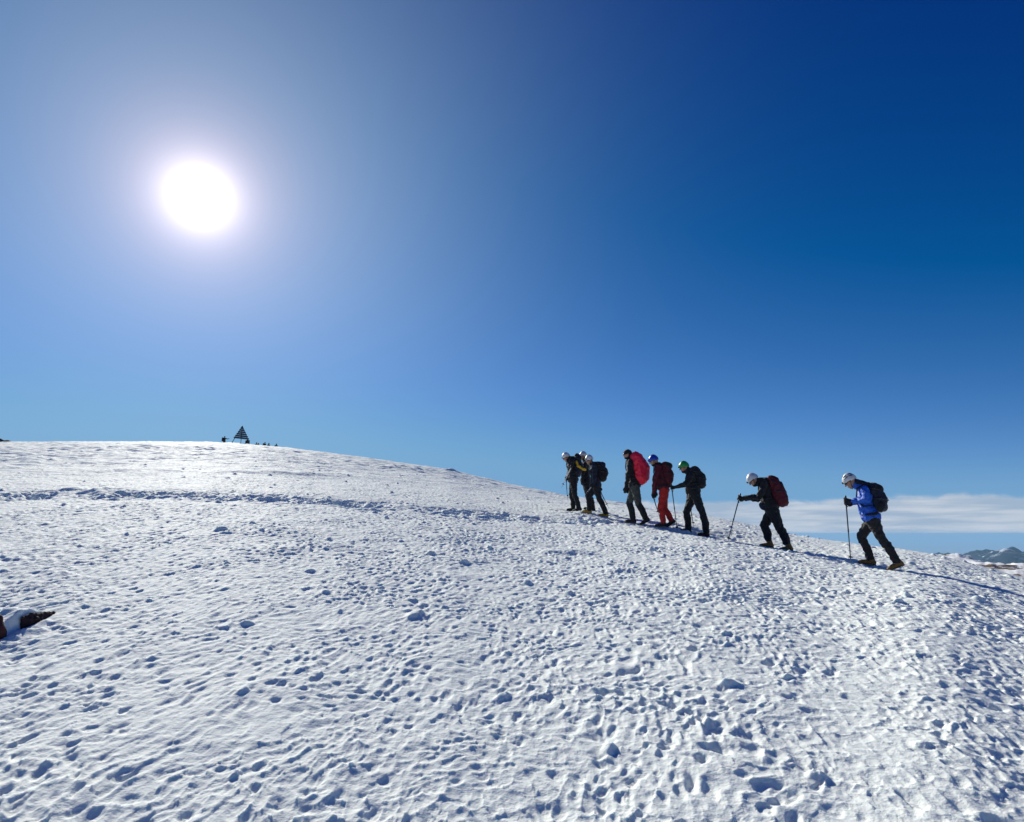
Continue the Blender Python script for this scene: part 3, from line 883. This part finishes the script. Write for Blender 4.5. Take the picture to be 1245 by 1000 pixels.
def snow_material():
    m = bpy.data.materials.new('snow'); m.use_nodes = True
    nt = m.node_tree; b = nt.nodes['Principled BSDF']
    b.inputs['Base Color'].default_value = (.85, .89, .845, 1)
    b.inputs['Roughness'].default_value = .75
    b.inputs['Specular IOR Level'].default_value = .03
    b.inputs['Subsurface Weight'].default_value = .4
    b.inputs['Subsurface Radius'].default_value = (.6, .8, 1.0)
    b.inputs['Subsurface Scale'].default_value = .03
    tc = nt.nodes.new('ShaderNodeTexCoord')
    prev = None
    for sc, st, dist in ((26, .40, .02), (90, .45, .008)):
        n = nt.nodes.new('ShaderNodeTexNoise'); n.inputs['Scale'].default_value = sc; n.inputs['Detail'].default_value = 4
        nt.links.new(tc.outputs['Object'], n.inputs['Vector'])
        bp = nt.nodes.new('ShaderNodeBump'); bp.inputs['Strength'].default_value = st; bp.inputs['Distance'].default_value = dist
        nt.links.new(n.outputs['Fac'], bp.inputs['Height'])
        if prev: nt.links.new(prev.outputs['Normal'], bp.inputs['Normal'])
        prev = bp
    nt.links.new(prev.outputs['Normal'], b.inputs['Normal'])
    return m

me = build_ground()
me.materials.append(snow_material())
tag(link('ground', me), 'wind-pitted white snow slope rising to the summit dome', 'snow slope', kind='structure')

# ------------------------------------------------------------------ plain and mountains far below
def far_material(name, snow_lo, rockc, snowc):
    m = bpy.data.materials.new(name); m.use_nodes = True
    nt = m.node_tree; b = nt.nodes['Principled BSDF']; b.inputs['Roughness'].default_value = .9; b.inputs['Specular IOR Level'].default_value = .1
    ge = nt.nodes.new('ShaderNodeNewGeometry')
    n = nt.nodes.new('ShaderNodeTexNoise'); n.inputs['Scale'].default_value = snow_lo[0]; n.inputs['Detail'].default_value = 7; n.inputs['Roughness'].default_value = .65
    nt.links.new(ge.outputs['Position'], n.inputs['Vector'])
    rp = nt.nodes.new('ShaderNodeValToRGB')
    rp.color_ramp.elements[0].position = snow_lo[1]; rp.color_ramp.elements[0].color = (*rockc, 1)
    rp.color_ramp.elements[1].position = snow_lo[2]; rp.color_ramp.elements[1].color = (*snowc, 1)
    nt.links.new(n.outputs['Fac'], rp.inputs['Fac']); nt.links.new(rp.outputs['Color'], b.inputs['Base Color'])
    return m

def grid_mesh(name, X, Y, Z, m, smooth=True):
    na, nr = X.shape
    V = np.stack([X, Y, Z], -1).reshape(-1, 3)
    i = np.arange(na - 1)[:, None]; j = np.arange(nr - 1)[None]
    q = np.stack([i * nr + j, i * nr + j + 1, (i + 1) * nr + j + 1, (i + 1) * nr + j], -1).reshape(-1, 4)
    me = bpy.data.meshes.new(name); me.from_pydata(V.tolist(), [], q.tolist())
    me.polygons.foreach_set('use_smooth', [smooth] * len(q)); me.materials.append(m)
    return me

thg = np.linspace(0, 2 * math.pi, 181)
rg = np.array([0, 3000, 6000, 12000, 25000, 50000, 75000, 103000.0])
X = rg[None] * np.sin(thg)[:, None]; Y = rg[None] * np.cos(thg)[:, None]
me = grid_mesh('plain', X, Y, PLAIN + 0 * X, far_material('plain_earth', (.0003, .35, .7), (.36, .29, .22), (.44, .36, .28)))
tag(link('plain', me), 'hazy lowland plain far below the mountain', 'plain', kind='structure')

# blue mountains beyond the right shoulder
def mountains(name, r0, r1, topfun, m, a0=.25, a1=1.25, na=420, nr=120, seed=5, scale=1500.0, rough=.5):
    a = np.linspace(a0, a1, na)[:, None]; r = np.geomspace(r0, r1, nr)[None]
    X = r * np.sin(a); Y = r * np.cos(a)
    n = fbm(X / scale, Y / scale, seed, 7, .60)
    rid = 1 - np.abs(fbm(X / scale * .8 + 4, Y / scale * .8, seed + 20, 6, .5))
    s = np.log(r / r0) / math.log(r1 / r0)
    env = np.sin(np.clip(s, 0, 1) * math.pi) ** .7
    crest = 1.6 + np.interp(a, topfun[0], topfun[1]) * r
    edge = sstep(a0, a0 + .1, a) * (1 - sstep(a1 - .1, a1, a))
    Z = PLAIN - 30 + (crest - PLAIN + 30) * env * edge * np.clip(1 + rough * (.30 * (rid - .75) + .22 * n), .1, 2)
    me = grid_mesh(name, X, Y, Z, m)
    return link(name, me)
def tops(pts):
    q = [polar(*p) for p in pts]
    return np.array([p[0] for p in q]), np.array([p[1] for p in q])
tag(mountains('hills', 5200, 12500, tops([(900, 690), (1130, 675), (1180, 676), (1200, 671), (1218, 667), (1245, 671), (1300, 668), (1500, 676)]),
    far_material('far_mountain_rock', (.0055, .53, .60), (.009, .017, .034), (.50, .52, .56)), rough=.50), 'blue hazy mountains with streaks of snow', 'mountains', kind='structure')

# rocky snow shoulder, nearer
def shoulder():
    a = np.linspace(.45, 1.0, 300)[:, None]; r = np.geomspace(60, 420, 200)[None]
    X = r * np.sin(a); Y = r * np.cos(a)
    tp = tops([(1060, 720), (1140, 684), (1165, 679), (1185, 682), (1212, 690), (1245, 692.5), (1300, 700), (1420, 725)])
    c = np.interp(a, tp[0], tp[1])
    s = np.log(r / 60) / math.log(7)
    n = fbm(X / 14, Y / 14, 140, 6, .55)
    Z = 1.6 + c * r - 60 * ((s - .505) / .5) ** 2 * 1.0 + n * 1.3
    return link('ridge', grid_mesh('ridge', X, Y, Z, far_material('snow_and_rock', (.16, .40, .44), (.16, .12, .09), (.89, .89, .88))))
tag(shoulder(), 'snowy shoulder with brown rocks showing through', 'ridge', kind='structure')

# ------------------------------------------------------------------ air
bm = bmesh.new(); bmesh.ops.create_cube(bm, size=1.0)
hz = bpy.data.meshes.new('haze')
top = 24.0; bot = PLAIN - 31.0
for v in bm.verts:
    v.co = Vector((v.co.x * 216000, v.co.y * 216000, top if v.co.z > 0 else bot - 20))
bm.to_mesh(hz); bm.free()
m = bpy.data.materials.new('haze_air'); m.use_nodes = True
nt = m.node_tree
for n_ in list(nt.nodes):
    if n_.type != 'OUTPUT_MATERIAL': nt.nodes.remove(n_)
pv = nt.nodes.new('ShaderNodeVolumePrincipled')
pv.inputs['Color'].default_value = (.36, .64, .92, 1)
pv.inputs['Density'].default_value = 4.2e-5
pv.inputs['Anisotropy'].default_value = .0
nt.links.new(pv.outputs[0], [n_ for n_ in nt.nodes if n_.type == 'OUTPUT_MATERIAL'][0].inputs['Volume'])
hz.materials.append(m)
tag(link('haze', hz), 'thin blue air over the lowlands', 'haze', kind='stuff')

# ------------------------------------------------------------------ sky and sun
w = bpy.data.worlds.new('World'); S.world = w; w.use_nodes = True
nt = w.node_tree
N_ = nt.nodes; Lk = nt.links.new
bg = N_['Background']
tc = N_.new('ShaderNodeTexCoord')
def math_n(op, a, b=None, clamp=False):
    n = N_.new('ShaderNodeMath'); n.operation = op; n.use_clamp = clamp
    for i, q in enumerate((a, b)):
        if q is None: continue
        if isinstance(q, (int, float)): n.inputs[i].default_value = q
        else: Lk(q, n.inputs[i])
    return n.outputs[0]
def maprange(v, a, b, c=0.0, d=1.0):
    n = N_.new('ShaderNodeMapRange'); n.interpolation_type = 'SMOOTHSTEP'; Lk(v, n.inputs[0])
    for i, q in zip((1, 2, 3, 4), (a, b, c, d)): n.inputs[i].default_value = q
    return n.outputs[0]
def mixc(f, a, b, mode='MIX'):
    n = N_.new('ShaderNodeMix'); n.data_type = 'RGBA'; n.blend_type = mode
    if isinstance(f, (int, float)): n.inputs[0].default_value = f
    else: Lk(f, n.inputs[0])
    for i, q in ((6, a), (7, b)):
        if isinstance(q, tuple): n.inputs[i].default_value = q
        else: Lk(q, n.inputs[i])
    return n.outputs[2]
nv = N_.new('ShaderNodeVectorMath'); nv.operation = 'NORMALIZE'; Lk(tc.outputs['Generated'], nv.inputs[0])
DIR = nv.outputs[0]
sx = N_.new('ShaderNodeSeparateXYZ'); Lk(DIR, sx.inputs[0])
zc = math_n('MAXIMUM', sx.outputs[2], .012)
cb = N_.new('ShaderNodeCombineXYZ'); Lk(sx.outputs[0], cb.inputs[0]); Lk(sx.outputs[1], cb.inputs[1]); Lk(zc, cb.inputs[2])
sk = N_.new('ShaderNodeTexSky'); sk.sky_type = 'NISHITA'; sk.sun_disc = False
sk.sun_elevation = SUN_EL; sk.sun_rotation = SUN_AZ; sk.altitude = 4100; sk.air_density = 1.0; sk.dust_density = .1; sk.ozone_density = 3.0
Lk(cb.outputs[0], sk.inputs[0])
# thin, very clear high-mountain air: deeper blue overhead
SKYC = mixc(1.0, mixc(1.0, sk.outputs[0], (.9, .65, .12, 1), 'SUBTRACT'), (.77, .84, .92, 1), 'MULTIPLY')
mn = N_.new('ShaderNodeVectorMath'); mn.operation = 'MAXIMUM'; Lk(SKYC, mn.inputs[0]); mn.inputs[1].default_value = (.01, .05, .1)
sc_ = N_.new('ShaderNodeSeparateXYZ'); Lk(mn.outputs[0], sc_.inputs[0])
def smin(v, lim, d):
    n = N_.new('ShaderNodeMath'); n.operation = 'SMOOTH_MIN'; Lk(v, n.inputs[0]); n.inputs[1].default_value = lim; n.inputs[2].default_value = d
    return n.outputs[0]
cc_ = N_.new('ShaderNodeCombineXYZ'); Lk(smin(sc_.outputs[0], 1.75, .7), cc_.inputs[0]); Lk(smin(sc_.outputs[1], 3.75, 1.2), cc_.inputs[1]); Lk(smin(sc_.outputs[2], 6.2, 1.6), cc_.inputs[2])
SKYC = cc_.outputs[0]
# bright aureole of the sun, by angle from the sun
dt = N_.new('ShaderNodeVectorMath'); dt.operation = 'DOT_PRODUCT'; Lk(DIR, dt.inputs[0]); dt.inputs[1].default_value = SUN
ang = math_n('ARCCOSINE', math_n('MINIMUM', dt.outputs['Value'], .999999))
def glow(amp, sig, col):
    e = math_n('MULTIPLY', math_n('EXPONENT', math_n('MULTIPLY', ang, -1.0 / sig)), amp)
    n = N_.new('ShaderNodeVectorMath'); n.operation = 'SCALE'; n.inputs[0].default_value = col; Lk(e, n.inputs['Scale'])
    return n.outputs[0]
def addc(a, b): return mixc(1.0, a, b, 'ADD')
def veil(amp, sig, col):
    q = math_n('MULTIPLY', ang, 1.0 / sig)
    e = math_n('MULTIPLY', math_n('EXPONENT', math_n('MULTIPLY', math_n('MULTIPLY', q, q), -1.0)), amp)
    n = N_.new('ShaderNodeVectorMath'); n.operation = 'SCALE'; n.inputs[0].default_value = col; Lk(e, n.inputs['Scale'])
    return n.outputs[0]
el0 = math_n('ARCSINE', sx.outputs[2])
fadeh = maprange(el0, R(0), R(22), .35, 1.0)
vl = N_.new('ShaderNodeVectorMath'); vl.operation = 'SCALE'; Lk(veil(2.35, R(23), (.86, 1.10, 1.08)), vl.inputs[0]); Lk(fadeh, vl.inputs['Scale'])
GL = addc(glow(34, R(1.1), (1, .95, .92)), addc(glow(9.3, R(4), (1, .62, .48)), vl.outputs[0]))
# flat cloud bank low over the plain
azn = math_n('ARCTAN2', sx.outputs[0], sx.outputs[1])
el = math_n('ARCSINE', sx.outputs[2])
cv = N_.new('ShaderNodeCombineXYZ'); Lk(math_n('MULTIPLY', azn, 5.0), cv.inputs[0]); Lk(math_n('MULTIPLY', el, 55.0), cv.inputs[1])
n1 = N_.new('ShaderNodeTexNoise'); n1.inputs['Scale'].default_value = 1.6; n1.inputs['Detail'].default_value = 8; n1.inputs['Roughness'].default_value = .55; Lk(cv.outputs[0], n1.inputs['Vector'])
cv2 = N_.new('ShaderNodeCombineXYZ'); Lk(math_n('MULTIPLY', azn, 14.0), cv2.inputs[0]); Lk(math_n('MULTIPLY', el, 20.0), cv2.inputs[1])
n2 = N_.new('ShaderNodeTexNoise'); n2.inputs['Scale'].default_value = 1.2; n2.inputs['Detail'].default_value = 9; n2.inputs['Roughness'].default_value = .6; Lk(cv2.outputs[0], n2.inputs['Vector'])
topel = math_n('ADD', el, math_n('MULTIPLY', math_n('SUBTRACT', n2.outputs['Fac'], .5), -.030))
cm = maprange(topel, R(2.45), R(2.95), 1, 0)
dens = maprange(n1.outputs['Fac'], .30, .60, .84, 1.0)
CM = math_n('MULTIPLY', cm, dens)
CLOUD = mixc(maprange(n1.outputs['Fac'], .35, .7), (3.9, 4.8, 6.0, 1), (6.0, 6.5, 7.3, 1))
low = mixc(math_n('MULTIPLY', CM, .93), SKYC, CLOUD)
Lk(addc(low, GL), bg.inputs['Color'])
bg.inputs['Strength'].default_value = .087
w.cycles.sampling_method = 'MANUAL'; w.cycles.sample_map_resolution = 1024

sl = bpy.data.lights.new('sun', 'SUN'); sl.energy = 5.0; sl.angle = R(.5); sl.color = (1, .975, .87)
so = bpy.data.objects.new('sun', sl); COL.objects.link(so)
so.rotation_euler = (-SUN).to_track_quat('-Z', 'Y').to_euler()
so.location = (0, 0, 60)

S.view_settings.view_transform = 'Standard'; S.view_settings.look = 'None'; S.view_settings.gamma = 1
S.view_settings.exposure = 0.2
S.render.engine = 'CYCLES'
S.cycles.use_denoising = True
S.cycles.max_bounces = 6; S.cycles.diffuse_bounces = 3; S.cycles.volume_bounces = 1
